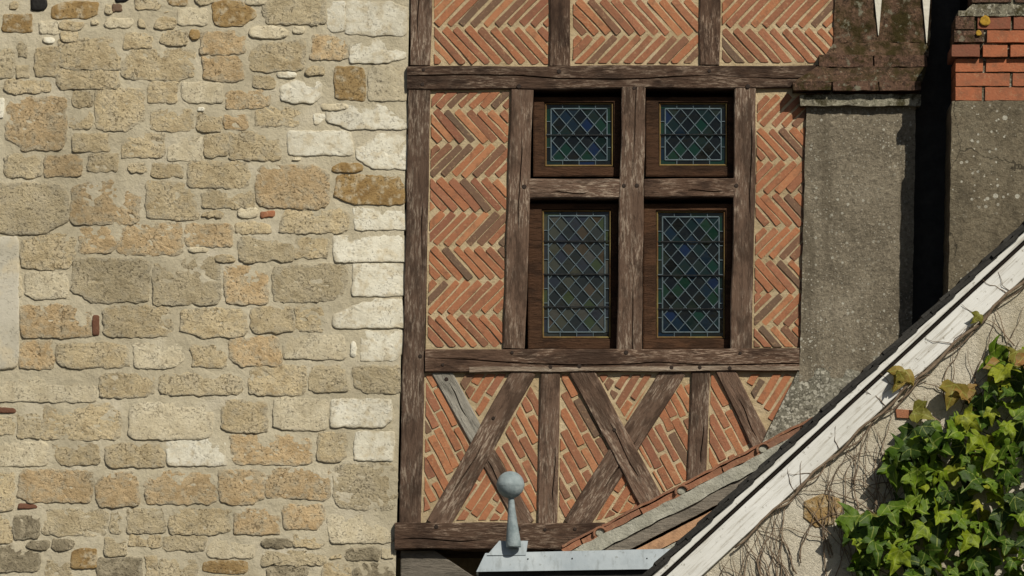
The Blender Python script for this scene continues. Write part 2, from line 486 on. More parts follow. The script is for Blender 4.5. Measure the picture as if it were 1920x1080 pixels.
# ------------------------------------------------------------------ ground
g = mk('ground', [(-300, -300, GROUND), (300, -300, GROUND), (300, 300, GROUND), (-300, 300, GROUND)], [(0, 1, 2, 3)], M['ground'])
tag(g, 'dark paved ground in front of the houses', None, None, 'structure')
PYG = 540 - GROUND / S         # pixel row of the ground on the facade plane

# ------------------------------------------------------------------ rubble stone wall
wall = empty('stone_wall', P(250, PYG), 'rubble stone wall of tan and white blocks set in beige mortar', 'wall')
PL = lambda y: 768 - (y) * 0.0245          # right border of the wall, leaning with the corner post
mort = slab('mortar_bed', [(-260, -260), (PL(-260), -260), (PL(1300), 1300), (-260, 1300)], 0.0, .35, M['mortar'], wall, 150, 215, .004, 9)
slab('wall_base', [(-260, 1300), (PL(1300), 1300), (PL(1300), PYG), (-260, PYG)], 0.0, .35, M['mortar'], wall, 40, 30, .004, 9)

def stone(box, tone, proud=None, amp=None, name='stone', n_exp=None, cut=None, label=None, outl=1.0):
    x0, y0, x1, y1 = box
    if name == 'stone' and x1 - x0 > 30: x0, y0, x1, y1 = x0 - 2.5, y0 - 2, x1 + 2.5, y1 + 2
    cx, cy, hw, hh = (x0 + x1) / 2, (y0 + y1) / 2, (x1 - x0) / 2, (y1 - y0) / 2
    per = 4 * (hw + hh)
    n = max(20, min(130, int(per / 3.8)))
    off = Vector((rnd.uniform(-90, 90), rnd.uniform(-90, 90), rnd.uniform(-90, 90)))
    ex = n_exp or rnd.uniform(5, 11)
    smooth_t = tone in ('white', 'pale', 'plaster', 'ochre')
    if proud is None: proud = rnd.uniform(.002, .007)
    if amp is None: amp = (.0035 if smooth_t else .006)
    cuts = list(cut or [])
    if cut is None and rnd.random() < .55 and hw > 14:
        a = rnd.choice([.25, .75, 1.25, 1.75]) * math.pi + rnd.uniform(-.3, .3)
        cuts.append((math.cos(a), math.sin(a), rnd.uniform(.98, 1.2)))
    sk = rnd.uniform(-.06, .06); tz = rnd.uniform(-.05, .05)
    dirs = []
    for i in range(n):
        d = (i + .5) / n * per
        if d < 2 * hw: q = (-1 + d / hw, -1)
        elif d < 2 * hw + 2 * hh: q = (1, -1 + (d - 2 * hw) / hh)
        elif d < 4 * hw + 2 * hh: q = (1 - (d - 2 * hw - 2 * hh) / hw, 1)
        else: q = (-1, 1 - (d - 4 * hw - 2 * hh) / hh)
        c, s_ = q
        r = (abs(c) ** ex + abs(s_) ** ex) ** (-1 / ex)
        for (a, b, dd) in cuts:
            k = a * c + b * s_
            if k * r > dd: r = dd / k
        X, Y = c * r, s_ * r
        X += sk * Y; Y += tz * X
        px, py = cx + X * hw, cy + Y * hh
        w = (2.6 if not smooth_t else 1.7) * outl
        px += w * noise.noise(Vector((px * .06, py * .06, 2)) + off) * 1.6 + w * .8 * noise.noise(Vector((px * .2, py * .2, 4)) + off)
        py += w * noise.noise(Vector((px * .06, py * .06, 6)) + off) * 1.6 + w * .8 * noise.noise(Vector((px * .2, py * .2, 8)) + off)
        dirs.append((px - cx, py - cy))
    rpx = min(hw, hh)
    rings = [1.0, 1 - min(.2, .8 / rpx), 1 - min(.35, 2.0 / rpx), 1 - min(.5, 4.5 / rpx)]
    t = rings[-1]
    nr = max(1, int(rpx * t / 3.2))
    rings += [t * (1 - (k + 1) / (nr + 1)) for k in range(nr)]
    prof = [.016, -proud * .55, -proud * .9, -proud]
    tb, tr_ = rnd.uniform(.0005, .0055), rnd.uniform(-.003, .002)
    V = []; F = []; RIM = []
    for k, t in enumerate(rings):
        h = prof[k] if k < 4 else -proud * (1 + .12 * (1 - t))
        for (dx, dy) in dirs:
            p = P(cx + dx * t, cy + dy * t, 0)
            p.y += h - tb * (dy * t) / hh - tr_ * (dx * t) / hw
            if k:
                p.y += amp * (fbm(p * 11 + off, 3) * .6 + .4 * noise.noise(p * 40 + off))
                q = Vector((p.x + p.z * .6, p.y, p.z * 1.3))
                p.y += amp * 2.4 * max(0, noise.noise(q * 36 + off) - .25)
            V.append(p); RIM.append(t if rpx > 9 else t * .6)
    for k in range(len(rings) - 1):
        for i in range(n):
            a = k * n + i; b = k * n + (i + 1) % n
            F.append((a, b, b + n, a + n))
    V.append(P(cx, cy, -proud)); RIM.append(0); ci = len(V) - 1; k = (len(rings) - 1) * n
    for i in range(n): F.append((k + i, k + (i + 1) % n, ci))
    F = [tuple(reversed(f)) for f in F]
    o = mk(name, V, F, M[tone], wall, smooth=True)
    o.data.attributes.new('rim', 'FLOAT', 'POINT').data.foreach_set('value', RIM)
    if label: o['label'] = label
    return o

T, O, G, W, Pp, Oc, Dk = 'tan', 'orange', 'gray', 'white', 'pale', 'ochre', 'dark'
STONES = [
 (16,2,34,20,T),(97,3,183,34,Oc),(194,8,212,26,G),(255,-14,302,18,T),(315,-14,350,10,Oc),(366,-12,400,9,G),
 (6,26,61,60,Oc),(75,40,109,63,Pp),(112,39,158,57,T),(168,36,187,49,G),(197,34,250,52,Pp),(255,36,272,53,G),(290,34,330,55,T),
 (333,16,390,47,Pp),(355,52,375,75,Oc),(79,69,105,82,W),(114,57,147,78,T),(31,69,53,109,G),(233,62,284,90,T),(303,57,352,86,T),
 (376,58,460,102,O),(66,87,112,143,T),(112,70,224,131,T),(226,91,366,150,T),(31,120,56,146,G),(-60,92,28,146,G),(6,149,98,174,T),
 (103,129,223,166,T),(12,181,124,282,O),(137,171,171,200,T),(179,166,270,245,T),(277,153,332,192,T),(340,155,417,193,Pp),(131,205,172,243,T),
 (283,205,363,246,T),(369,200,383,211,W),(369,212,415,245,T),(-20,182,9,222,W),(136,251,205,285,T),(229,250,308,295,T),(315,255,381,301,Pp),
 (9,290,79,333,G),(84,291,154,333,O),(166,288,223,322,T),(239,307,275,325,T),(285,306,344,332,T),(350,302,468,352,T),
 (133,336,263,421,O),(275,340,372,412,T),(378,356,478,390,T),(40,438,141,504,T),(146,425,216,474,O),(219,417,343,479,O),
 (347,420,435,462,O),(354,464,389,473,Pp),(48,510,127,560,Pp),(134,485,281,567,G),(288,478,413,572,G),(28,515,43,560,Pp),
 (399,1,480,48,Oc),(460,-14,500,9,Pp),(492,-8,612,46,G),(466,50,541,71,Pp),(546,48,573,64,Pp),(614,3,646,60,W),(648,3,764,66,W),
 (584,66,653,112,O),(656,72,763,118,W),(381,105,455,152,O),(469,78,572,133,T),(474,142,517,166,T),(518,135,556,145,W),(573,124,608,142,T),
 (526,151,604,193,W),(628,126,684,187,Oc),(691,121,762,188,Pp),(424,170,507,204,O),(599,195,655,206,Pp),(587,212,612,235,W),(611,193,766,242,W),
 (420,215,464,243,O),(477,203,578,236,T),(539,246,661,292,W),(668,250,766,316,W),(383,250,428,294,T),(428,246,525,300,T),
 (546,294,566,303,Pp),(621,306,681,323,Oc),(480,309,617,391,O),(628,328,762,383,Oc),(447,388,483,408,Pp),(442,416,507,438,T),(378,397,420,408,T),
 (525,392,655,437,T),(662,389,761,431,W),(447,444,551,491,G),(553,446,617,484,T),(624,440,761,491,W),(403,479,440,493,T),
 (420,498,502,570,O),(512,497,650,566,G),(661,494,760,555,W),(193,573,324,632,T),(38,570,172,633,O),(337,578,463,632,T),(469,574,551,624,T),
 (555,572,608,621,T),(621,560,758,615,W),(430,632,525,687,O),(529,628,648,673,Pp),(656,639,669,672,W),(678,620,755,676,W),(360,648,425,689,T),
 (35,638,99,691,O),(106,642,243,690,T),(250,639,346,690,Pp),(-20,699,179,753,Pp),(187,700,289,745,T),(298,698,454,740,G),(467,685,575,741,T),
 (580,687,651,735,G),(662,686,753,738,G),(513,747,615,806,Pp),(620,748,735,801,W),(415,751,501,811,T),(78,757,226,824,T),(242,754,399,824,Pp),
 (33,772,76,822,G),(-10,782,29,815,G),(-12,830,91,874,Pp),(98,830,186,872,T),(197,830,309,876,T),(313,821,424,873,W),(432,815,583,871,O),
 (595,810,650,865,T),(665,809,738,863,W),(-20,885,27,958,T),(35,881,176,942,O),(181,884,260,949,O),(272,882,406,945,O),(411,881,496,945,O),
 (499,878,621,936,O),(626,869,744,955,G),(26,966,74,1010,Dk),(78,955,203,1004,G),(205,956,231,1002,G),(238,952,309,1000,G),(317,954,434,1002,T),
 (438,953,524,1002,O),(531,946,609,993,O),(615,964,738,1018,Pp),(-20,965,22,1018,T),(50,1014,95,1031,Dk),(97,1010,140,1031,Dk),
 (133,1029,180,1065,Oc),(-20,1024,75,1072,Dk),(88,1051,133,1088,G),(196,1006,236,1042,G),(240,1003,303,1025,T),(304,1004,388,1033,G),
 (182,1046,265,1090,Dk),(272,1040,297,1085,T),(299,1048,370,1088,G),(390,1006,478,1046,Pp),(490,1010,550,1028,Dk),(550,1000,608,1026,T),
 (648,1027,712,1050,Dk),(490,1031,612,1060,G),(380,1052,465,1075,Oc),(500,1063,577,1095,Dk),(605,1057,660,1095,T),(662,1058,738,1095,Dk),(714,1024,738,1048,Pp),
]
SPECIAL = {(621,560,758,615): [(-.72,-.72,.62)], (668,250,766,316): [(-.72,-.7,.75), (-.7,.72,1.0)], (0,699,179,753): [(.8,-.6,1.0)],
           (526,151,604,193): [(-.7,-.7,1.0), (.7,.7,1.0)], (399,1,480,48): [(.75,-.66,.85), (.75,.66,.9)], (587,212,612,235): [(.7,.7,.6)], (315,255,381,301): [(-.7,-.7,.72)],
           (97,3,183,34): [(-.7,-.7,.95), (.7,.7,1.05)]}
for (x0, y0, x1, y1, tn) in STONES:
    big = min(x1 - x0, y1 - y0)
    kw = {}
    if (x0, y0, x1, y1) in SPECIAL: kw['cut'] = SPECIAL[(x0, y0, x1, y1)]
    if tn == W and x0 > 600: kw['n_exp'] = 14; kw['amp'] = .003; kw['outl'] = 1.0
    if big < 22: kw['n_exp'] = 3; kw['proud'] = .008
    stone((x0, y0, x1, y1), tn, **kw)
stone((-60, 342, 131, 441), 'gray', .010, .003, 'lintel_stone', 5, [(.75, .66, 1.05)], 'large worn grey lintel stone with a rounded corner')
stone((-60, 444, 37, 697), 'plaster', .012, .0012, 'jamb_stone', 14, [(.7, .7, 1.33)], 'tall smooth pale dressed jamb stone', .5)
for b in ((210, 6, 228, 24), (486, 395, 515, 409)):
    stone(b, 'brick', .008, .002, 'brick_chip', 6, [])
for b in ((173, 588, 187, 632), (-14, 763, 33, 775), (31, 943, 73, 955)):
    o = stone(b, 'slot', .006, .001, 'tile_sliver', 9, [], None, .4)
def putlog(b):
    stone(b, 'hole', .007, .001, 'putlog_hole_patch', 6, [(.8, .6, 1.1)], 'putlog hole, its shaded inside painted near-black', .6)
putlog((57, -12, 89, 21)); putlog((214, -14, 243, 5))
# pebbles pushed into the joints
occ = [(s[0] - 5, s[1] - 5, s[2] + 5, s[3] + 5) for s in STONES] + [(-60, 342, 135, 446), (-60, 440, 45, 700), (165, 580, 190, 640), (50, 0, 95, 30), (205, 0, 245, 28), (480, 390, 520, 412), (0, 755, 38, 780), (28, 938, 78, 960)]
k = 0
for _ in range(4000):
    w, h = rnd.uniform(9, 26), rnd.uniform(6, 12)
    x, y = rnd.uniform(5, 700), rnd.uniform(5, 1060)
    if all(x + w < a or x > c or y + h < b or y > d for a, b, c, d in occ):
        occ.append((x - 4, y - 4, x + w + 4, y + h + 4))
        stone((x, y, x + w, y + h), rnd.choice([T, G, G, Pp, T]), .004, .003, 'stone', 2.6, [])
        k += 1
    if k >= 38: break
# a few more courses past the edges of the picture
def courses(xa, xb, ya, yb):
    y = ya
    while y < yb - 25:
        h = rnd.uniform(45, 70); x = xa
        while x < xb - 30:
            w = min(rnd.uniform(60, 140), xb - x)
            stone((x + 4, y + 4, x + w - 5, y + h - 5), rnd.choice([T, T, O, G, Pp]))
            x += w
        y += h
courses(-250, -64, 0, 1080)
courses(-64, 760, -82, -18)

# ------------------------------------------------------------------ half timbered house
house = empty('half_timbered_house', P(1130, PYG), 'half-timbered house front of dark oak with herringbone brick between the timbers', 'house')
slab('wall_core', [(760, -260), (1990, -260), (1990, 1034), (745, 1034)], .20, .3, M['shadowwood'], house, 2, 2)  # backing coloured near-black for the shade behind the gaps
slab('ground_floor_wall', [(735, 1034), (1990, 1034), (1990, PYG), (735, PYG)], .75, .3, M['brickmortar'], house, 4, 4)
FY = -.022
oak, oakd = M['oak'], M['oakdark']
tim = {}
def tm(key, name, p0, p1, w0, w1, mat=oak, Yf=FY, depth=.17, **kw):
    if 'crack' not in kw:
        f0 = rnd.uniform(-.3, .3); a = rnd.uniform(0, .5)
        kw['crack'] = [(0, f0, 0), (a, f0, 0), (a + .1, f0 + .05, .016), (a + .3, f0 - .06, .016), (a + .42, f0, 0), (1, f0, 0)]
    kw.setdefault('edge', .007)
    tim[key] = timber(name, p0, p1, w0, w1, Yf, depth, mat, house, **kw)
    return tim[key]
tm('pu', 'post', (793, -260), (788, 122), 42, 40)
tm('p2', 'post', (1051, -260), (1050, 123), 39, 39, oakd)
tm('p3', 'post', (1333, -260), (1331, 121), 39, 38, oakd)
tm('top', 'beam', (763, 146), (1560, 143), 44, 42, oakd, -.03, crack=[(0, .08, .004), (.05, .1, .02), (.26, .12, .02), (.36, -.05, .025), (.5, -.1, .03), (.62, .0, .02), (.7, .05, .004), (.82, -.05, .004), (.88, -.08, .02), (1, -.1, .02)])
tm('pl', 'post', (787, 169), (769, 980), 41, 42, crack=[(0, 0, .0), (.25, .25, .0), (.3, .22, .015), (.45, .28, .0), (.7, .2, 0), (1, .2, 0)])
tm('jl', 'window_post', (979, 168), (964, 653), 42, 40, oak, -.026)
tm('mu', 'mullion', (1188, 163), (1180, 655), 44, 47, oak, -.03, crack=[(0, .1, .015), (.2, .05, .008), (.35, 0, 0), (.7, .1, 0), (.85, .1, .015), (1, .1, .01)])
tm('jr', 'window_post', (1398, 164), (1390, 654), 40, 41, oak, -.026)
tm('tl', 'transom', (986, 353), (1163, 353), 35, 36, oak, -.024)
tm('tr', 'transom', (1208, 353), (1379, 352), 34, 34, oakd, -.024)
tm('sill', 'sill_beam', (797, 676), (1499, 674), 43, 42, oakd, -.034, crack=[(0, .1, 0), (.1, .05, .012), (.2, -.05, .02), (.3, -.18, .022), (.45, -.22, .02), (.55, -.2, .02), (.62, -.1, .012), (.75, -.25, .02), (.9, -.2, .02), (1, -.2, .015)])
M['paleoak'] = wood_mat('bleached_oak', lin(104, 86, 72), lin(158, 140, 122), lin(196, 182, 164), .9)
tm('lip', 'sill_lip', (880, 692.5), (1499, 690.5), 9, 9, M['paleoak'], -.037, .05, bev=.002, crack=[(0, 0, 0), (1, 0, 0)])
tm('bot', 'beam', (740, 1005), (1135, 1005), 50, 50, oakd, -.04, .75)
tm('a', 'brace', (824, 692), (905, 838), 34, 34, M['newoak'], -.016)
tm('a2', 'brace', (895, 820), (986, 984), 34, 36, oak, -.014)
tm('b', 'brace', (985, 692), (820, 986), 43, 43, oak, -.026)
tm('c', 'stud', (1032, 696), (1027, 982), 37, 38, oak, -.022)
tm('d', 'brace', (1086, 690), (1222, 940), 44, 46, oak, -.026)
tm('e', 'brace', (1266, 690), (1078, 988), 44, 48, oak, -.018)
tm('f', 'stud', (1314, 696), (1307, 900), 34, 34, oak, -.022)
tm('g', 'brace', (1358, 690), (1440, 858), 36, 38, oak, -.024)
tim['a']['label'] = 'pale grey replacement upper half of a diagonal brace'

def peg(px, py, key, r=4.2):
    par = tim[key]
    y0 = WM[par.name].translation.y
    V = []; F = []
    n = 8
    for (yy, rr) in ((y0 - .004, r * .8), (y0 - .002, r), (y0 + .03, r)):
        for i in range(n):
            a = 2 * math.pi * i / n
            V.append(P(px + rr * math.cos(a), py + rr * math.sin(a), yy))
    F.append(tuple(range(n)))
    for s_ in (0, n):
        for i in range(n): F.append((s_ + i, s_ + n + i, s_ + n + (i + 1) % n, s_ + (i + 1) % n))
    mk('peg', V, F, M['peg'], par)
for px, py, key in ((794, 131, 'top'), (792, 158, 'top'), (1048, 134, 'top'), (973, 162, 'top'), (1330, 133, 'top'), (1402, 162, 'top'), (1189, 165, 'mu'), (983, 350, 'jl'),
                    (1170, 348, 'mu'), (1194, 348, 'mu'), (1381, 348, 'jr'), (788, 668, 'pl'), (830, 684, 'sill'), (960, 661, 'sill'), (1174, 661, 'sill'), (1388, 662, 'sill'), (1032, 688, 'sill'),
                    (1086, 687, 'sill'), (1259, 689, 'sill'), (1312, 689, 'sill'), (1368, 690, 'sill'), (818, 988, 'bot'), (973, 992, 'bot'), (1022, 993, 'bot'), (1078, 992, 'bot'),
                    (837, 711, 'a'), (925, 784, 'b'), (1152, 806, 'd')):
    peg(px, py, key, rnd.uniform(3.2, 4.6))

# brick infill
def brick(poly, par, mat, dy):
    # roughen the outline: every edge is split and nudged
    out = []
    n = len(poly)
    for i in range(n):
        p, q = Vector(poly[i]), Vector(poly[(i + 1) % n])
        e = (q - p); L = e.length
        if L < 1e-3: continue
        c = p + e * min(.12, 1.1 / L); d = q - e * min(.12, 1.1 / L)
        nn = Vector((-e.y, e.x)) / L
        out.append(c + nn * rnd.uniform(-.7, .3))
        if L > 26: out.append(p + e * rnd.uniform(.35, .65) + nn * rnd.uniform(-1.2, 1.0))
        out.append(d + nn * rnd.uniform(-.7, .3))
    if len(out) < 3: return
    n = len(out)
    c = sum(out, Vector((0, 0))) / n
    tx, tz = rnd.uniform(-.0015, .0015), rnd.uniform(-.0015, .0015)
    V = []
    for p in out:
        d = (c - p); d = d / max(d.length, .01) * .8
        q = p + d; V.append(P(q.x, q.y, dy + tx * (q.x - c.x) * .05 + tz * (q.y - c.y) * .05))
    for p in out: V.append(P(p.x, p.y, dy + .003))
    for p in out: V.append(P(p.x, p.y, .03))
    F = [tuple(range(n))]
    for s_ in (0, n):
        for i in range(n): F.append((s_ + i, s_ + n + i, s_ + n + (i + 1) % n, s_ + (i + 1) % n))
    mk('brick', V, F, mat, par)

def rect_at(cx, cy, L, t, ang):
    c, s_ = math.cos(ang), math.sin(ang)
    return [(cx + a * L / 2 * c - b * t / 2 * s_, cy + a * L / 2 * s_ + b * t / 2 * c) for a, b in ((-1, -1), (1, -1), (1, 1), (-1, 1))]

def panel(quad):
    a = [min(q[0] for q in quad), min(q[1] for q in quad), max(q[0] for q in quad), max(q[1] for q in quad)]
    return slab('brick_infill', quad, 0.0, .15, M['brickmortar'], house, max(4, int((a[2] - a[0]) / 9)), max(4, int((a[3] - a[1]) / 9)), .0016, 14)

def herringbone(par, region, rows, pitch=20.6, thick=11.8):
    x0 = min(p[0] for p in region); x1 = max(p[0] for p in region)
    end = x0 - 200 + rnd.uniform(0, pitch)            # where the ends of the row above fall
    for (ya, yb, d) in rows:
        H = yb - ya
        ang = math.radians(48 if d > 0 else -46)
        L = (H + 1 - thick * math.cos(ang)) / abs(math.sin(ang))
        half = H / 2 / math.tan(ang)                  # run of the brick from its middle to its lower end
        first = end + pitch / 2 + half
        for i in range(int((x1 - x0 + 460) / pitch)):
            x = first + i * pitch + rnd.uniform(-.9, .9)
            if x < x0 - 60 or x > x1 + 60: continue
            t = thick + rnd.uniform(-1.4, 1.4)
            cy = (ya + yb) / 2 + rnd.uniform(-1.2, 1.2)
            r = rect_at(x, cy, L + rnd.uniform(-3, 3), t, ang + rnd.uniform(-.025, .025))
            r = clip_poly(r, region)
            if len(r) >= 3 and abs(area(r)) > 80:
                if area(r) < 0: r = r[::-1]
                brick(r, par, M['brick'], -.0055 + rnd.uniform(-.0025, .0025))
        end = x0 - 200 + ((first + half - x0) % pitch)

def inset(poly, d):
    if area(poly) < 0: poly = poly[::-1]
    n = len(poly); L = []
    for i in range(n):
        p, q = Vector(poly[i]), Vector(poly[(i + 1) % n]); e = (q - p).normalized(); nn = Vector((-e.y, e.x))
        L.append((p + nn * d, e))
    out = []
    for i in range(n):
        (p, e), (q, f) = L[i - 1], L[i]
        den = e.x * f.y - e.y * f.x
        t = ((q.x - p.x) * f.y - (q.y - p.y) * f.x) / den
        out.append(tuple(p + e * t))
    return out

def rows(y0, h, n, d):
    return [(y0 + i * h, y0 + (i + 1) * h, d if i % 2 == 0 else -d) for i in range(n)]
lp = [(806, 168), (960, 168), (946, 655), (798, 655)]
pn = panel(lp); herringbone(pn, inset([(807, 170), (957, 170), (944, 653), (800, 653)], 2.5), rows(141, 64, 8, -1))
rp = [(1415, 164), (1520, 164), (1510, 655), (1406, 655)]
pn = panel(rp); herringbone(pn, inset([(1418, 168), (1514, 168), (1504, 653), (1411, 653)], 2.5), rows(179 - 64, 62, 9, 1))
pn = panel([(806, -260), (1034, -260), (1034, 126), (806, 126)]); herringbone(pn, inset([(812, -80), (1031, -80), (1030, 123), (812, 123)], 2.5), [(-82, -14, 1), (-14, 50, -1), (50, 122, 1)], 22.5)
pn = panel([(1066, -260), (1316, -260), (1316, 126), (1066, 126)]); herringbone(pn, inset([(1072, -80), (1312, -80), (1312, 121), (1072, 121)], 2.5), rows(-74, 70, 1, -1) + [(-4, 66, 1), (66, 124, -1)], 22.5)
pn = panel([(1346, -260), (1600, -260), (1600, 126), (1346, 126)]); herringbone(pn, inset([(1352, -80), (1570, -80), (1570, 120), (1352, 120)], 2.5), rows(-82, 68, 1, 1) + [(-14, 52, -1), (52, 122, 1)], 22.5)

low = slab('brick_infill', [(792, 690), (1510, 690), (1500, 990), (785, 990)], 0.0, .15, M['brickmortar'], house, 80, 34, .0016, 14)
def field(region, deg, length=84, thick=12.8, pitch=17.2):
    reg = inset(region, 2.5)
    c = sum((Vector(p) for p in reg), Vector((0, 0))) / len(reg)
    ang = math.radians(deg); u = Vector((math.cos(ang), math.sin(ang))); v = Vector((-u.y, u.x))
    for j in range(-16, 17):
        s0 = rnd.uniform(0, length)
        for i in range(-6, 7):
            l = length - 6 + rnd.uniform(-6, 4)
            q = c + v * (j * pitch + rnd.uniform(-1, 1)) + u * (i * length + s0)
            r = clip_poly(rect_at(q.x, q.y, l, thick + rnd.uniform(-1.5, 1.5), ang + rnd.uniform(-.02, .02)), reg)
            if len(r) >= 3 and abs(area(r)) > 100:
                if area(r) < 0: r = r[::-1]
                brick(r, low, M['brick'], -.0055 + rnd.uniform(-.0025, .0025))
field([(797, 700), (812, 700), (882, 838), (806, 976), (792, 976)], 62)
field([(850, 699), (958, 699), (902, 792)], -58)
field([(848, 978), (906, 872), (962, 978)], -56)
field([(1004, 703), (1013, 703), (1008, 976), (1000, 976), (926, 846)], 62)
field([(1051, 700), (1066, 700), (1156, 862), (1060, 976), (1046, 976)], 61)
field([(1118, 700), (1233, 700), (1176, 794)], -57)
field([(1112, 980), (1172, 872), (1216, 950)], -57)
field([(1284, 706), (1296, 702), (1290, 900), (1244, 925), (1192, 834)], 62)
field([(1331, 700), (1341, 700), (1420, 858), (1326, 890)], 62)
field([(1388, 699), (1496, 699), (1490, 750), (1444, 812)], -58)

# leaded windows
def casement(outer, inner, bars, label, glass_mat='glass'):
    ox0, oy0, ox1, oy1 = outer; ix0, iy0, ix1, iy1 = inner
    Yf, Yg = .042, .066
    # frame: four mitred rails in one mesh
    O_ = [(ox0, oy0), (ox1, oy0), (ox1, oy1), (ox0, oy1)]
    I_ = [(ix0, iy0), (ix1, iy0), (ix1, iy1), (ix0, iy1)]
    J_ = [(ix0 - 4, iy0 - 4), (ix1 + 4, iy0 - 4), (ix1 + 4, iy1 + 4), (ix0 - 4, iy1 + 4)]
    V = [P(*p, Yf + .004) for p in O_]
    K_ = [(ox0 + 2.5, oy0 + 2.5), (ox1 - 2.5, oy0 + 2.5), (ox1 - 2.5, oy1 - 2.5), (ox0 + 2.5, oy1 - 2.5)]
    V += [P(*p, Yf) for p in K_] + [P(*p, Yf) for p in J_] + [P(*p, Yg + .022) for p in I_] + [P(*p, Yg + .05) for p in O_]
    F = []
    for s_ in (0, 4, 8):
        for i in range(4): F.append((s_ + i, s_ + 4 + i, s_ + 4 + (i + 1) % 4, s_ + (i + 1) % 4))
    for i in range(4): F.append((16 + i, i, (i + 1) % 4, 16 + (i + 1) % 4))
    F.append((12, 15, 14, 13))
    fr = mk('window_casement', V, F, M['casement'], house)
    fr['label'] = label
    # lead came lattice
    b = 9.0
    gx0, gy0, gx1, gy1 = ix0 + b, iy0 + b, ix1 - b, iy1 - b
    w = (gx1 - gx0) / 4; h = w * 30 / 26.0
    CV = []; CF = []
    def came(p, q, wd=1.9):
        p, q = Vector(p), Vector(q); e = q - p
        if e.length < 2: return
        nn = Vector((-e.y, e.x)).normalized() * wd / 2
        k0 = len(CV)
        for (a, yy) in ((p + nn, Yg), (p, Yg - .003), (p - nn, Yg), (q + nn, Yg), (q, Yg - .003), (q - nn, Yg)):
            CV.append(P(a.x, a.y, yy))
        CF.extend([(k0, k0 + 1, k0 + 4, k0 + 3), (k0 + 1, k0 + 2, k0 + 5, k0 + 4), (k0, k0 + 3, k0 + 5, k0 + 2)])
    rect = [(gx0, gy0), (gx1, gy0), (gx1, gy1), (gx0, gy1)]
    for i in range(4): came(rect[i], rect[(i + 1) % 4], 2.6)
    def clipline(p, q):
        p, q = Vector(p), Vector(q); d = q - p; t0, t1 = 0, 1
        for pp, dd, lo, hi in ((p.x, d.x, gx0, gx1), (p.y, d.y, gy0, gy1)):
            if abs(dd) < 1e-9: continue
            a, c_ = (lo - pp) / dd, (hi - pp) / dd
            if a > c_: a, c_ = c_, a
            t0, t1 = max(t0, a), min(t1, c_)
        if t1 > t0: came(p + d * t0, p + d * t1)
    ph = rnd.uniform(-3, 3)
    Hh = gy1 - gy0; run = Hh * w / h
    for k in range(-30, 40):
        x = gx0 + k * w + ph
        clipline((x, gy0), (x + run, gy1)); clipline((x, gy0), (x - run, gy1))
    # border strips
    ny = max(3, round((iy1 - iy0) / 31))
    strips = []
    for i in range(4):
        xa, xb = ix0 + (ix1 - ix0) * i / 4, ix0 + (ix1 - ix0) * (i + 1) / 4
        strips.append((xa, iy0, xb, gy0)); strips.append((xa, gy1, xb, iy1))
        if i: came((xa, iy0), (xa, gy0)); came((xa, gy1), (xa, iy1))
    for i in range(ny):
        ya, yb = gy0 + Hh * i / ny, gy0 + Hh * (i + 1) / ny
        strips.append((ix0, ya, gx0, yb)); strips.append((gx1, ya, ix1, yb))
        if i: came((ix0, ya), (gx0, ya)); came((gx1, ya), (ix1, ya))
    mk('lead_came', CV, CF, M['lead'], fr)
    def pane(poly):
        if area(poly) < 0: poly = poly[::-1]
        n = len(poly); c = sum((Vector(p) for p in poly), Vector((0, 0))) / n
        ax, ay = rnd.gauss(0, .04), rnd.gauss(0, .04)
        V = []
        for p in poly:
            q = P(p[0], p[1], Yg + .005); q.y += ((p[0] - c.x) * ax + (p[1] - c.y) * ay) * S
            V.append(q)
        for p in poly:
            V.append(P(p[0], p[1], Yg + .012))
        F = [tuple(range(n)), tuple(reversed(range(n, 2 * n)))] + [(i, n + i, n + (i + 1) % n, (i + 1) % n) for i in range(n)]
        mk('pane', V, F, M[glass_mat], fr)
    for s_ in strips:
        pane([(s_[0] + .3, s_[1] + .3), (s_[2] - .3, s_[1] + .3), (s_[2] - .3, s_[3] - .3), (s_[0] + .3, s_[3] - .3)])
    nj = int(Hh / h) + 2
    for j in range(-1, 2 * nj):
        for k in range(-2, 7):
            cx = gx0 + ph + (k + (.5 if j % 2 == 0 else 0)) * w; cy = gy0 + j * h / 2
            if j % 2 == 0: cx = gx0 + ph + (k + .5) * w
            r = clip_poly([(cx, cy - h / 2), (cx + w / 2, cy), (cx, cy + h / 2), (cx - w / 2, cy)], rect)
            if len(r) >= 3 and abs(area(r)) > 12: pane(r)
    for y in bars:
        V = []
        for yy, zz in ((Yg - .010, -1.0), (Yg - .010, 1.0), (Yg - .003, 1.0), (Yg - .003, -1.0)):
            V += [P(ix0 - 3, y + zz, yy), P(ix1 + 3, y + zz, yy)]
        mk('saddle_bar', V, [(0, 1, 3, 2), (2, 3, 5, 4), (4, 5, 7, 6), (6, 7, 1, 0), (0, 2, 4, 6), (1, 7, 5, 3)], M['iron'], fr)
    # putty bead round the glass
    V = []; F = []
    for dd, yy in ((-1.8, Yf + .012), (-.6, Yf + .010), (1.0, Yg - .001), (1.0, Yg + .004)):
        V += [P(ix0 + dd, iy0 + dd, yy), P(ix1 - dd, iy0 + dd, yy), P(ix1 - dd, iy1 - dd, yy), P(ix0 + dd, iy1 - dd, yy)]
    for k in (0, 4, 8):
        for i in range(4): F.append((k + i, k + 4 + i, k + 4 + (i + 1) % 4, k + (i + 1) % 4))
    mk('glazing_bead', V, F, M['putty'], fr)
casement((1000, 182, 1166, 331), (1024, 195, 1147, 310), [253], 'upper casement of leaded diamond panes beside the left window post')
casement((1211, 182, 1380, 331), (1238, 195, 1361, 309), [252], 'upper casement of leaded diamond panes right of the mullion')
casement((990, 382, 1160, 655), (1019, 396, 1143, 632), [452, 514, 575], 'tall lower casement with panes tinted paler as reflections left of the mullion', 'paleglass')
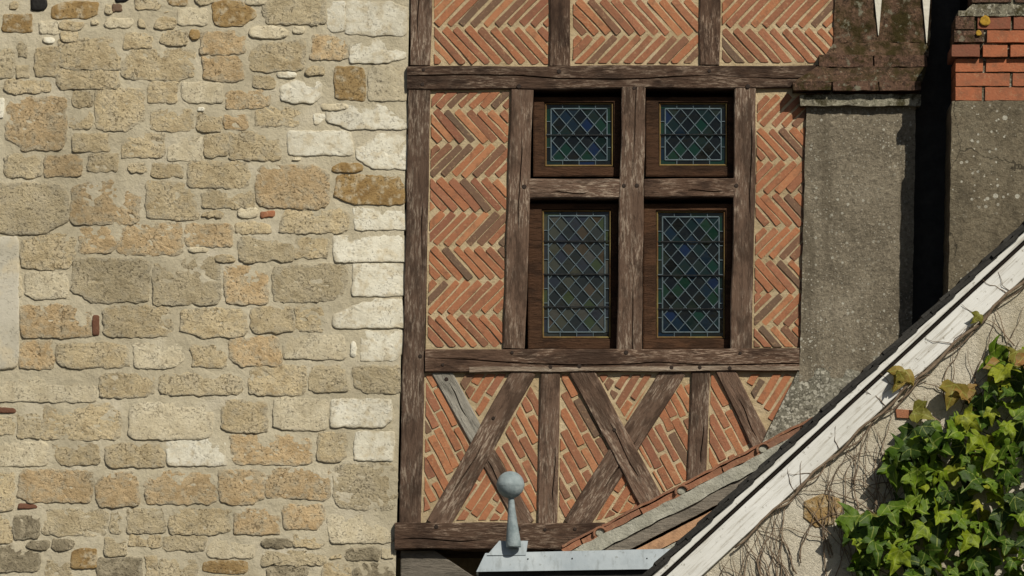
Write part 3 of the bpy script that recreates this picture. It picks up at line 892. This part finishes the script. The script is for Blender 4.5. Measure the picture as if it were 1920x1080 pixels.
casement((1206, 382, 1374, 655), (1233, 398, 1357, 632), [453, 516, 579], 'tall lower casement with dark blue and green panes right of the mullion')

# bracket under the jetty
prism('bracket', [(751, 1032), (815, 1032), (905, 1092), (905, 1180), (751, 1180)], .02, .16, M['greywood'], house, .006)

# ------------------------------------------------------------------ rendered chimney with the mossy stepped cap
ch1 = empty('rendered_chimney', P(1610, PYG, .1), 'grey roughcast chimney with a mossy stepped brick cap beside the window', 'chimney')
slab('shaft', [(1512, 196), (1717, 196), (1706, 900), (1494, 900)], -.03, .6, M['chim'], ch1, 44, 120, .005, 10, wob=1.5)
slab('gap_shade_panel', [(1700, -420), (1800, -420), (1800, 900), (1700, 900)], .06, .4, M['slate'], ch1, 12, 60, .004, 10)  # near-black panel paints the shade in the gap between the chimneys
slab('shaft_foot', [(1494, 900), (1722, 900), (1722, PYG), (1494, PYG)], -.03, .6, M['chim'], ch1, 6, 20, .003, 6)
slab('splayed_base', [(1499, 690), (1722, 640), (1722, 900), (1424, 840)], -.062, .5, M['base'], ch1, 40, 40, .012, 9, Ytop=-.026)
slab('ledge', [(1499, 177), (1728, 177), (1726, 198), (1501, 198)], -.075, .5, M['ledge'], ch1, 50, 5, .006, 14, wob=2.5)
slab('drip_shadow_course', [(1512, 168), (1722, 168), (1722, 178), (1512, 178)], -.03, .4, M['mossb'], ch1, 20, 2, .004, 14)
def course(par, y0, y1, cuts, Yf, mat, thick=.4, amp=.004, name='brick'):
    for a, b in zip(cuts[:-1], cuts[1:]):
        slab(name, [(a + 1.5, y0), (b - 1.5, y0), (b - 1.5, y1), (a + 1.5, y1)], Yf + rnd.uniform(-.003, .003), thick, mat, par, max(3, int((b - a) / 6)), 4, amp, 16, wob=1.6)
course(ch1, 152, 169, [1486, 1560, 1648, 1728], -.12, M['mossb'])
slab('mossy_slope', [(1534, 124), (1738, 124), (1729, 154), (1488, 154)], -.117, .4, M['moss'], ch1, 60, 8, .012, 14, Ytop=-.045, wob=2)
course(ch1, 103, 125, [1535, 1638, 1740], -.055, M['mossb'])
slab('mossy_shoulder', [(1566, 78), (1744, 78), (1741, 105), (1546, 105)], -.05, .4, M['moss'], ch1, 40, 8, .012, 14, Ytop=-.02, wob=2)
slab('upper_shaft', [(1570, -420), (1760, -420), (1744, 80), (1564, 80)], -.02, .4, M['moss'], ch1, 44, 110, .008, 14, wob=2)
for cx, tip, w in ((1646.5, 66, 6.5), (1737, 80, 7)):
    slab('lime_wedge', [(cx - w * 4, -160), (cx + w * 4 - 10, -160), (cx + w, 0), (cx - w, 0)], -.034, .03, M['whitewedge'], ch1, 3, 10, .001, 9)
    prism('lime_wedge', [(cx - w, 0), (cx + w, 0), (cx + 1.2, tip), (cx + .2, tip)], -.034, .03, M['whitewedge'], ch1)

# ------------------------------------------------------------------ brick topped chimney nearer the street
C2 = -.45
ch2 = empty('brick_topped_chimney', P(1920, PYG, -.2), 'speckled roughcast chimney topped with bright orange brick courses', 'chimney')
slab('shaft', [(1785, 189), (2120, 189), (2120, 760), (1774, 760)], C2, .4, M['chim2'], ch2, 60, 100, .005, 10, wob=1.5)
slab('shaft_foot', [(1774, 760), (2120, 760), (2120, PYG), (1774, PYG)], C2, .4, M['chim2'], ch2, 6, 20, .003, 6)
slab('brick_core', [(1797, 20), (2110, 20), (2110, 190), (1797, 190)], C2 + .012, .37, M['ledge'], ch2, 30, 50, .002, 14)
nb = M['newbrick']
slab('brick_core', [(1852, -420), (2110, -420), (2110, 22), (1828, 22)], C2 + .014, .36, M['ledge'], ch2, 20, 30, .002, 14)  # unseen upper stack, height and width shaped for the shadow it casts
def ccourse(y0, y1, cuts, mat, dy=0):
    for a, b in zip(cuts[:-1], cuts[1:]):
        slab('brick', [(a + 3, y0), (b - 3, y0), (b - 3, y1), (a + 3, y1)], C2 + dy + rnd.uniform(-.002, .002), .3, mat, ch2, max(3, int((b - a) / 10)), 3, .002, 20, wob=1.2)
ccourse(163.5, 188, [1789, 1844, 1950, 2050, 2110], nb)
ccourse(137, 161, [1789, 1896, 2000, 2110], nb)
ccourse(110, 134.5, [1789, 1846, 1950, 2050, 2110], nb)
ccourse(84, 106, [1782, 1840], M['oldnb'], -.035)
ccourse(84, 106, [1840, 1892, 2000, 2118], nb, -.035)
ccourse(57, 79, [1787, 1848], M['mossb'], -.018)
ccourse(57, 79, [1848, 1950, 2050, 2110], nb, -.018)
ccourse(30, 54, [1789, 1830], M['mossb'], -.006)
ccourse(30, 54, [1830, 1898, 2000, 2110], M['oldnb'], -.006)
slab('lichened_mortar', [(1824, 8), (2110, 8), (2110, 30), (1800, 30)], C2 - .012, .3, M['ledge'], ch2, 40, 6, .01, 16, Ytop=C2 + .01, wob=2)
y = 4
while y > -410:  # unseen higher courses are set back to shape the cast shadow
    ccourse(y - 24, y, [1820 if y > -40 else 1848, 1876 + rnd.randint(0, 30), 1960 + rnd.randint(0, 20), 2110], M['mossb'] if y > -60 else nb, .0)
    y -= 27
def patch(px, py, r, yy, par, mat, name):
    V = [P(px, py, yy - .001)]; n = 26; F = []
    for ring, (t, dy) in enumerate(((.6, -.0015), (.93, -.0025), (1, .004))):
        for i in range(n):
            a = 2 * math.pi * i / n; q = t * r * (1 + .06 * math.sin(3 * a + px) + .03 * math.sin(7 * a))
            V.append(P(px + q * math.cos(a), py + q * math.sin(a), yy + dy))
    for i in range(n):
        F.append((0, 1 + i, 1 + (i + 1) % n))
        for k in (0, 1):
            a, b = 1 + k * n + i, 1 + k * n + (i + 1) % n
            F.append((a, a + n, b + n, b))
    mk(name, V, F, mat, par, smooth=True)
patch(1847, 39, 10, C2 - .014, ch2, M['lichen'], 'lichen_patch')
patch(1835, 62, 5.5, C2 - .026, ch2, M['lichen'], 'lichen_patch')

# ------------------------------------------------------------------ tiled lean-to roof against the facade
lean = empty('tiled_lean_to', P(1240, PYG, -.2), 'terracotta tiled lean-to roof edge with grey cement fillet under the braces', 'roof')
LU = Vector((390, -200)).normalized()                     # rises to the right
LN = Vector((-LU.y, LU.x))                                # down, away from the tiles
LA = Vector((1110, 1010))
def lq(s, d): q = LA + LU * s + LN * d; return (q.x, q.y)
def lstrip(name, s0, s1, d0, d1, Yf, thick, mat, amp=.002, wob=1.0):
    return slab(name, [lq(s0, d0), lq(s1, d0), lq(s1, d1), lq(s0, d1)], Yf, thick, mat, lean, max(6, int((s1 - s0) / 8)), 4, amp, 12, wob=wob)
# flat tile runs and the rolls where they lap
for s0, s1 in ((-60, 18), (24, 186), (192, 360), (366, 520)):
    lstrip('roof_tile', s0, (s0 + s1) / 2 - 1, -9, 1.5, -.30, .24, M['terracotta'], .006, 2.5)
    lstrip('roof_tile', (s0 + s1) / 2 + 1, s1, -8, 3, -.31, .24, M['terracotta'], .006, 2.5)
    lstrip('roof_tile', s0 + 4, s1 - 2, -15, -10.5, -.27, .22, M['terracotta'], .006, 2.5)
for s0 in (18, 190, 362):
    c = Vector(lq(s0, -5)); V = []; F = []; n = 12
    for ln, yy in ((0, -.33), (1, -.03)):
        for r in (14, 9.5):
            for i in range(n + 1):
                a = math.pi * i / n
                q = c + LU * (r * math.cos(a)) - LN * (r * math.sin(a) * .95) + LN * 3
                V.append(P(q.x, q.y, yy))
    m1 = n + 1
    for i in range(n):
        F += [(i, i + 1, m1 + i + 1, m1 + i), (i, 2 * m1 + i, 2 * m1 + i + 1, i + 1), (m1 + i, m1 + i + 1, 3 * m1 + i + 1, 3 * m1 + i)]
    mk('roof_tile', V, F, M['terracotta'], lean, smooth=True)
    lump = [(c + LU * (9 * math.cos(2 * math.pi * i / 10)) - LN * (8 * math.sin(2 * math.pi * i / 10) - 1)) for i in range(10)]
    prism('mortar_plug', [(q.x, q.y) for q in lump], -.318, .2, M['cement'], lean, .006)
lstrip('cement_fillet', -70, 540, 2.5, 27, -.33, .28, M['cement'], .010, 2.5)
lstrip('fascia_board', -70, 540, 28, 50, -.315, .24, M['greywood'], .002)
lstrip('roof_tile', 20, 540, 56, 76, -.36, .3, M['paletile'], .004)
lstrip('cement_fillet', 40, 540, 78, 96, -.37, .3, M['cement'], .006)
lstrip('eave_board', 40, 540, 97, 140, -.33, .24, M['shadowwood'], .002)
slab('lean_to_wall', [(935, 1090), (1700, 1090), (1700, PYG), (935, PYG)], -.12, .3, M['brickmortar'], lean, 4, 6)
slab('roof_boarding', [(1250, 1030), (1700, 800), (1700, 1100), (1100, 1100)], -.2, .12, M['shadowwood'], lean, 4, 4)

# ------------------------------------------------------------------ zinc ridge with the ball finial
ZY = -.62
zr = empty('zinc_ridge', P(1070, 1080, ZY), 'pale zinc-clad roof ridge running in front of the lowest beam', 'roof ridge')
slab('zinc_sheet', [(910, 1037), (1290, 1028), (1290, 1066), (893, 1072)], ZY, .34, M['zinc'], zr, 30, 5, .002, 4, Ytop=ZY + .03)
slab('zinc_underside_shade', [(897, 1073.5), (1290, 1067.5), (1290, 1110), (897, 1110)], ZY + .03, .3, M['slate'], zr, 8, 3)  # near-black face paints the shade under the zinc sheet
slab('ridge_wall', [(905, 1110), (1290, 1110), (1290, PYG), (905, PYG)], ZY + .04, .3, M['brickmortar'], zr, 4, 6)
for px in (990, 1073, 1213):
    patch(px, 1048 + (px % 7) - 3, 1.4, ZY + .016, zr, M['iron'], 'nail_head')
fin = empty('ball_finial', P(962, 1040, ZY), 'blue-grey zinc ball on a tapered stem and square foot', 'finial')
slab('foot_plate', [(936, 1014), (990, 1014), (986, 1041), (913, 1041)], ZY + .019, .1, M['zinc'], fin, 6, 4, .001, 6, Ytop=ZY + .045)
def lathe(name, prof, px0, px1, Y, mat, par, n=28):
    """prof: (py, radius px); the axis leans from px0 at the first row to px1 at the last"""
    V = []; F = []
    pa, pb = prof[0][0], prof[-1][0]
    for (py, r) in prof:
        t = (py - pa) / (pb - pa); c = P(px0 + (px1 - px0) * t, py, Y)
        for i in range(n):
            a = 2 * math.pi * i / n
            V.append(c + Vector((math.cos(a) * r * S, math.sin(a) * r * S, 0)))
    for k in range(len(prof) - 1):
        for i in range(n):
            a, b = k * n + i, k * n + (i + 1) % n
            F.append((a, a + n, b + n, b))
    F.append(tuple(range(n))); F.append(tuple(reversed(range((len(prof) - 1) * n, len(prof) * n))))
    return mk(name, V, F, mat, par, smooth=True)
FYc = ZY - .0
lathe('stem', [(926, 6), (938, 5.5), (955, 6.8), (980, 9.4), (1005, 12.4), (1016, 13.6), (1024, 14), (1026, 13.4)], 958, 963, FYc + .0, M['zincdark'], fin)
ball = []
R = 25.5
for k in range(0, 25):
    a = math.pi * k / 24
    r = R * math.sin(a)
    if 11 < k < 13: r += .8
    ball.append((909 - R * math.cos(a), max(r, .3)))
lathe('ball', ball, 957, 957, FYc + .0, M['zincdark'], fin, 40)

# ------------------------------------------------------------------ gable house with white bargeboard
GY = -1.3
gab = empty('gable_house', P(1750, PYG, GY), 'pale roughcast gable with white bargeboard and dark slate verge', 'house')
GA = Vector((1222, 1079)); GU = Vector((605, -559)).normalized(); GN = Vector((-GU.y, GU.x))
def gq(s, d): q = GA + GU * s + GN * d; return (q.x, q.y)
SE = 1250
def at_line(x, d):      # row of the line parallel to the verge at offset d
    s = (x - GA.x - GN.x * d) / GU.x
    return gq(s, d)[1]
slab('wall', [(1262, at_line(1262, 40)), (2130, at_line(2130, 40)), (2130, PYG), (1262, PYG)], GY + .03, .3, M['gablewall'], gab, 110, 190, .007, 9)
m_ = M['barge']
timber('bargeboard', gq(-260, 41.5), gq(588, 41.8), 44, 44, GY - .006, .035, m_, gab, amp=.0018, edge=.002, step=.04, bev=.003)
timber('bargeboard', gq(589.5, 41.2), gq(SE, 41.5), 44, 44, GY - .004, .035, m_, gab, amp=.0012, edge=.001, step=.06, bev=.003)
timber('verge_strip', gq(-260, 5.8), gq(SE, 5.8), 11.5, 11.5, GY - .02, .05, m_, gab, amp=.0012, edge=.0012, step=.06, bev=.003)
timber('verge_backing', gq(-260, 12), gq(SE, 12), 12, 12, GY + .004, .03, M['shadowwood'], gab, amp=.0, edge=0, step=.3, bev=.001)
s = -260
while s < SE:
    L = rnd.uniform(46, 58)
    timber('slate', gq(s, -2.5 - 3.5), gq(s + L + 8, -2.5 + .0), 7, 7, GY - .04 + rnd.uniform(-.008, .008), 1.1, M['slate'], gab, amp=.002, edge=.002, step=.04, bev=.002)
    timber('slate', gq(s - 20, -8 - 3.5), gq(s + L - 12, -8 + .0), 7, 7, GY - .03 + rnd.uniform(-.008, .008), 1.0, M['slate'], gab, amp=.002, edge=.002, step=.04, bev=.002)
    s += L
timber('roof_deck', gq(-260, 6), gq(SE, 6), 10, 10, GY + .035, 1.0, M['shadowwood'], gab, amp=0, edge=0, step=.3)
prism('bare_stone', [(1508, 940), (1540, 926), (1574, 934), (1580, 958), (1562, 984), (1530, 990), (1506, 970)], GY + .022, .1, M['ochre'], gab, .006)
prism('bare_brick', [(1679, 767), (1731, 770), (1730, 786), (1681, 783)], GY + .020, .1, M['brick'], gab, .003)

# ------------------------------------------------------------------ creeper
cr = empty('creeper_vine', P(1800, PYG, GY - .02), 'green lobed-leaf creeper with bare stems climbing the pale gable wall', 'climbing plant')
def tube(name, pts, r0, r1, mat, par, n=5):
    V = []; F = []
    for k, p in enumerate(pts):
        t = k / (len(pts) - 1); r = r0 * (1 - t) + r1 * t
        d = (pts[min(k + 1, len(pts) - 1)] - pts[max(k - 1, 0)]).normalized()
        a = d.cross(Vector((0, 1, 0))); a = a.normalized() if a.length > .01 else Vector((1, 0, 0)); b = d.cross(a)
        for i in range(n):
            q = 2 * math.pi * i / n
            V.append(p + a * (r * math.cos(q)) + b * (r * math.sin(q)))
    for k in range(len(pts) - 1):
        for i in range(n):
            a, b = k * n + i, k * n + (i + 1) % n
            F.append((a, b, b + n, a + n))
    F.append(tuple(reversed(range(n)))); F.append(tuple(range((len(pts) - 1) * n, len(pts) * n)))
    return mk(name, V, F, mat, par, smooth=True)
def walk(x, y, ang, length, yy, r0, r1, curl=.25, avoid=True):
    pts = []; t = 0
    while t < length:
        pts.append(P(x, y, yy + rnd.uniform(-.006, .004)))
        x += 9 * math.cos(ang); y -= 9 * math.sin(ang); ang += rnd.gauss(0, curl); t += 9
        if avoid and y < at_line(x, 66): break
    if len(pts) > 3: tube('stem', pts, r0, r1, M['stem'], cr)
# thick stem following the lower edge of the bargeboard
pts = []
for i in range(60):
    s_ = 150 + i * 17
    q = gq(s_, 67 + 3.5 * math.sin(i * .9) + rnd.uniform(-1.2, 1.2)); pts.append(P(q[0], q[1], GY - .012 + rnd.uniform(-.006, .006)))
tube('stem', pts, .006, .010, M['stem'], cr, 7)
for (s0, s1, dd) in ((420, 640, 74), (560, 900, 71), (250, 420, 70)):
    pts = [P(*gq(s0 + (s1 - s0) * i / 24, dd + 5 * math.sin(i * .6 + s0)), GY - .004) for i in range(25)]
    tube('stem', pts, .006, .003, M['stem'], cr)
for _ in range(58):
    x = rnd.uniform(1330, 1700); y = rnd.uniform(at_line(x, 150), 1110)
    walk(x, y, rnd.gauss(1.75, .35), rnd.uniform(90, 330), GY + .014, rnd.uniform(.0025, .005), .0015, .15)
for _ in range(36):
    x = rnd.uniform(1600, 1925); y = at_line(x, 72) + rnd.uniform(60, 330)
    walk(x, y, rnd.gauss(1.7, .6), rnd.uniform(60, 260), GY + .012, rnd.uniform(.0025, .005), .0015, .2)
for _ in range(14):          # tendrils over the board
    s_ = rnd.uniform(250, 950); q = gq(s_, 64)
    walk(q[0], q[1], rnd.gauss(2.0, .7), rnd.uniform(30, 75), GY - .008, .0022, .0012, .3, False)

def leaf_mesh(name, k):
    r = random.Random(k)
    half = [(.0, .0), (.14, -.10), (.32, -.10), (.48, .04), (.58, .22), (.76, .50), (.56, .44), (.42, .44), (.30, .46), (.29, .60), (.24, .78), (.12, .98)]
    if k % 3 == 1: half = [(.0, .0), (.16, -.12), (.36, -.14), (.58, -.04), (.92, .06), (.68, .18), (.46, .28), (.56, .46), (.66, .74), (.44, .60), (.26, .58), (.22, .78), (.10, 1.02)]
    if k % 3 == 2: half = [(.0, .0), (.2, -.08), (.40, .0), (.52, .20), (.54, .36), (.64, .66), (.46, .58), (.34, .56), (.27, .70), (.20, .86), (.09, 1.04)]
    half = [(x * r.uniform(.9, 1.1), y + r.uniform(-.03, .03)) if i else (x, y) for i, (x, y) in enumerate(half)]
    tip = (0, 1.18)
    out = half + [tip] + [(-x * r.uniform(.9, 1.1), y + r.uniform(-.03, .03)) for x, y in reversed(half[1:])]
    mid = [(0, .28), (0, .60), (0, .88)]
    V = []
    fold = r.uniform(.05, .65); droop = r.uniform(.1, .8); cup = r.uniform(-.15, .15)
    def h(x, y): return fold * abs(x) - droop * y * y * .5 + cup * math.sin(5 * x + 3 * y) + .05 * math.sin(9 * y + k)
    for x, y in out + mid: V.append(Vector((x, y, h(x, y))))
    n = len(out); F = []
    def near(y): return n + (0 if y < .44 else 1 if y < .74 else 2)
    for i in range(n):
        j = (i + 1) % n
        a, b = near(out[i][1]), near(out[j][1])
        F.append((i, j, b))
        if a != b: F.append((i, b, a))
    me = bpy.data.meshes.new(name)
    me.from_pydata([tuple(v) for v in V], [], F)
    bm = bmesh.new(); bm.from_mesh(me)
    bmesh.ops.subdivide_edges(bm, edges=bm.edges[:], cuts=1, use_grid_fill=True)
    sx = r.uniform(.78, 1.12); tw = r.uniform(-.5, .5); curl = r.uniform(-.1, .5)
    for v in bm.verts:
        x, y = v.co.x, v.co.y
        v.co.z = h(x, y) + tw * x * y * .5 - curl * x * x + .03 * math.sin(14 * x + 8 * y + k)
        v.co.x *= sx
    bm.to_mesh(me); bm.free()
    me.polygons.foreach_set('use_smooth', [True] * len(me.polygons))
    return me
LM = {}
for key in ('leaf', 'leafold'):
    LM[key] = []
    for k in range(18):
        me = leaf_mesh('leaf', k); me.materials.append(M[key]); LM[key].append(me)

def leaf(px, py, size, roll, tilt, yaw, depth, key='leaf', var=None):
    """px,py: middle of the blade; roll 0 = tip hanging straight down; tilt lifts the tip off the wall"""
    me = rnd.choice(LM[key]) if var is None else LM[key][var]
    o = bpy.data.objects.new('leaf', me)
    c = P(px, py, GY + depth)
    sc = size * S
    # local: y towards the tip, z out of the upper face
    m = Matrix(((1, 0, 0), (0, 0, -1), (0, -1, 0))).to_4x4()      # local y -> -z world, local z -> -y world
    m[0][0] = -1
    R = Matrix.Rotation(roll, 4, 'Y') @ Matrix.Rotation(yaw, 4, 'Z') @ Matrix.Rotation(-tilt, 4, 'X')
    mt = Matrix.Translation(c) @ R @ m @ Matrix.Diagonal((sc, sc, sc, 1)) @ Matrix.Translation((0, -.5, 0))
    place(o, mt, cr)

MASK = [(1930, 655), (1872, 668), (1842, 705), (1815, 745), (1800, 790), (1745, 790), (1705, 800), (1690, 835), (1650, 860), (1656, 888), (1705, 915), (1668, 945), (1640, 960), (1592, 975), (1578, 1000), (1612, 1030), (1600, 1060), (1600, 1110), (1990, 1110), (1990, 660)]
def inside(x, y, poly=MASK):
    c = False; n = len(poly)
    for i in range(n):
        (xa, ya), (xb, yb) = poly[i], poly[i - 1]
        if (ya > y) != (yb > y) and x < (xb - xa) * (y - ya) / (yb - ya) + xa: c = not c
    return c
cnt = 0; pts = []
for layer, (mind, dep) in enumerate(((36, -.02), (33, -.09), (34, -.17))):
    loc = []
    for _ in range(1600):
        x, y = rnd.uniform(1575, 1985), rnd.uniform(650, 1105)
        if not inside(x, y): continue
        # inner layers only away from the ragged border
        if layer > 0 and not inside(x - 16, y - 10): continue
        if layer > 2 and x < 1740: continue
        if any((x - a) ** 2 + (y - b) ** 2 < mind * mind for a, b in loc): continue
        loc.append((x, y))
    for x, y in loc:
        if cnt >= 284: break
        key = 'leafold' if rnd.random() < .03 else 'leaf'
        leaf(x, y, rnd.triangular(16, 52, 36), rnd.gauss(.1, .6), rnd.uniform(.15, 1.0), rnd.gauss(0, .45), dep + rnd.uniform(-.03, .03), key)
        cnt += 1
for a in ((1690, 708, 38, .5, .5, .2, -.05, 'leafold', 0), (1683, 712, 30, .2, .2, .9, -.06, 'leafold', 2), (1872, 672, 44, -1.1, .8, .0, -.06, 'leaf', 1), (1905, 676, 36, .2, .4, .5, -.05, 'leafold', 1),
          (1786, 738, 40, .3, .4, .1, -.05, 'leafold', 2), (1815, 742, 32, -.3, .5, .4, -.05, 'leafold', 1), (1832, 596, 20, .8, .5, .4, -.05, 'leafold', 0), (1728, 775, 34, -1.2, .5, .2, -.03, 'leafold', 2),
          (1688, 862, 50, .7, .4, 0, -.09, 'leaf', 1), (1738, 845, 58, .0, .5, .1, -.12, 'leaf', 0), (1722, 890, 52, .1, .6, .2, -.11, 'leaf', 2), (1600, 988, 52, .5, .4, -.1, -.10, 'leaf', 1), (1640, 1005, 56, .1, .5, .1, -.09, 'leaf', 0),
          (1614, 1058, 34, .2, .4, .3, -.08, 'leaf', 2), (1715, 935, 54, .9, .7, 0, -.1, 'leaf', 1), (1760, 990, 60, .1, .5, 0, -.14, 'leaf', 0)):
    leaf(*a)
bpy.context.view_layer.update()
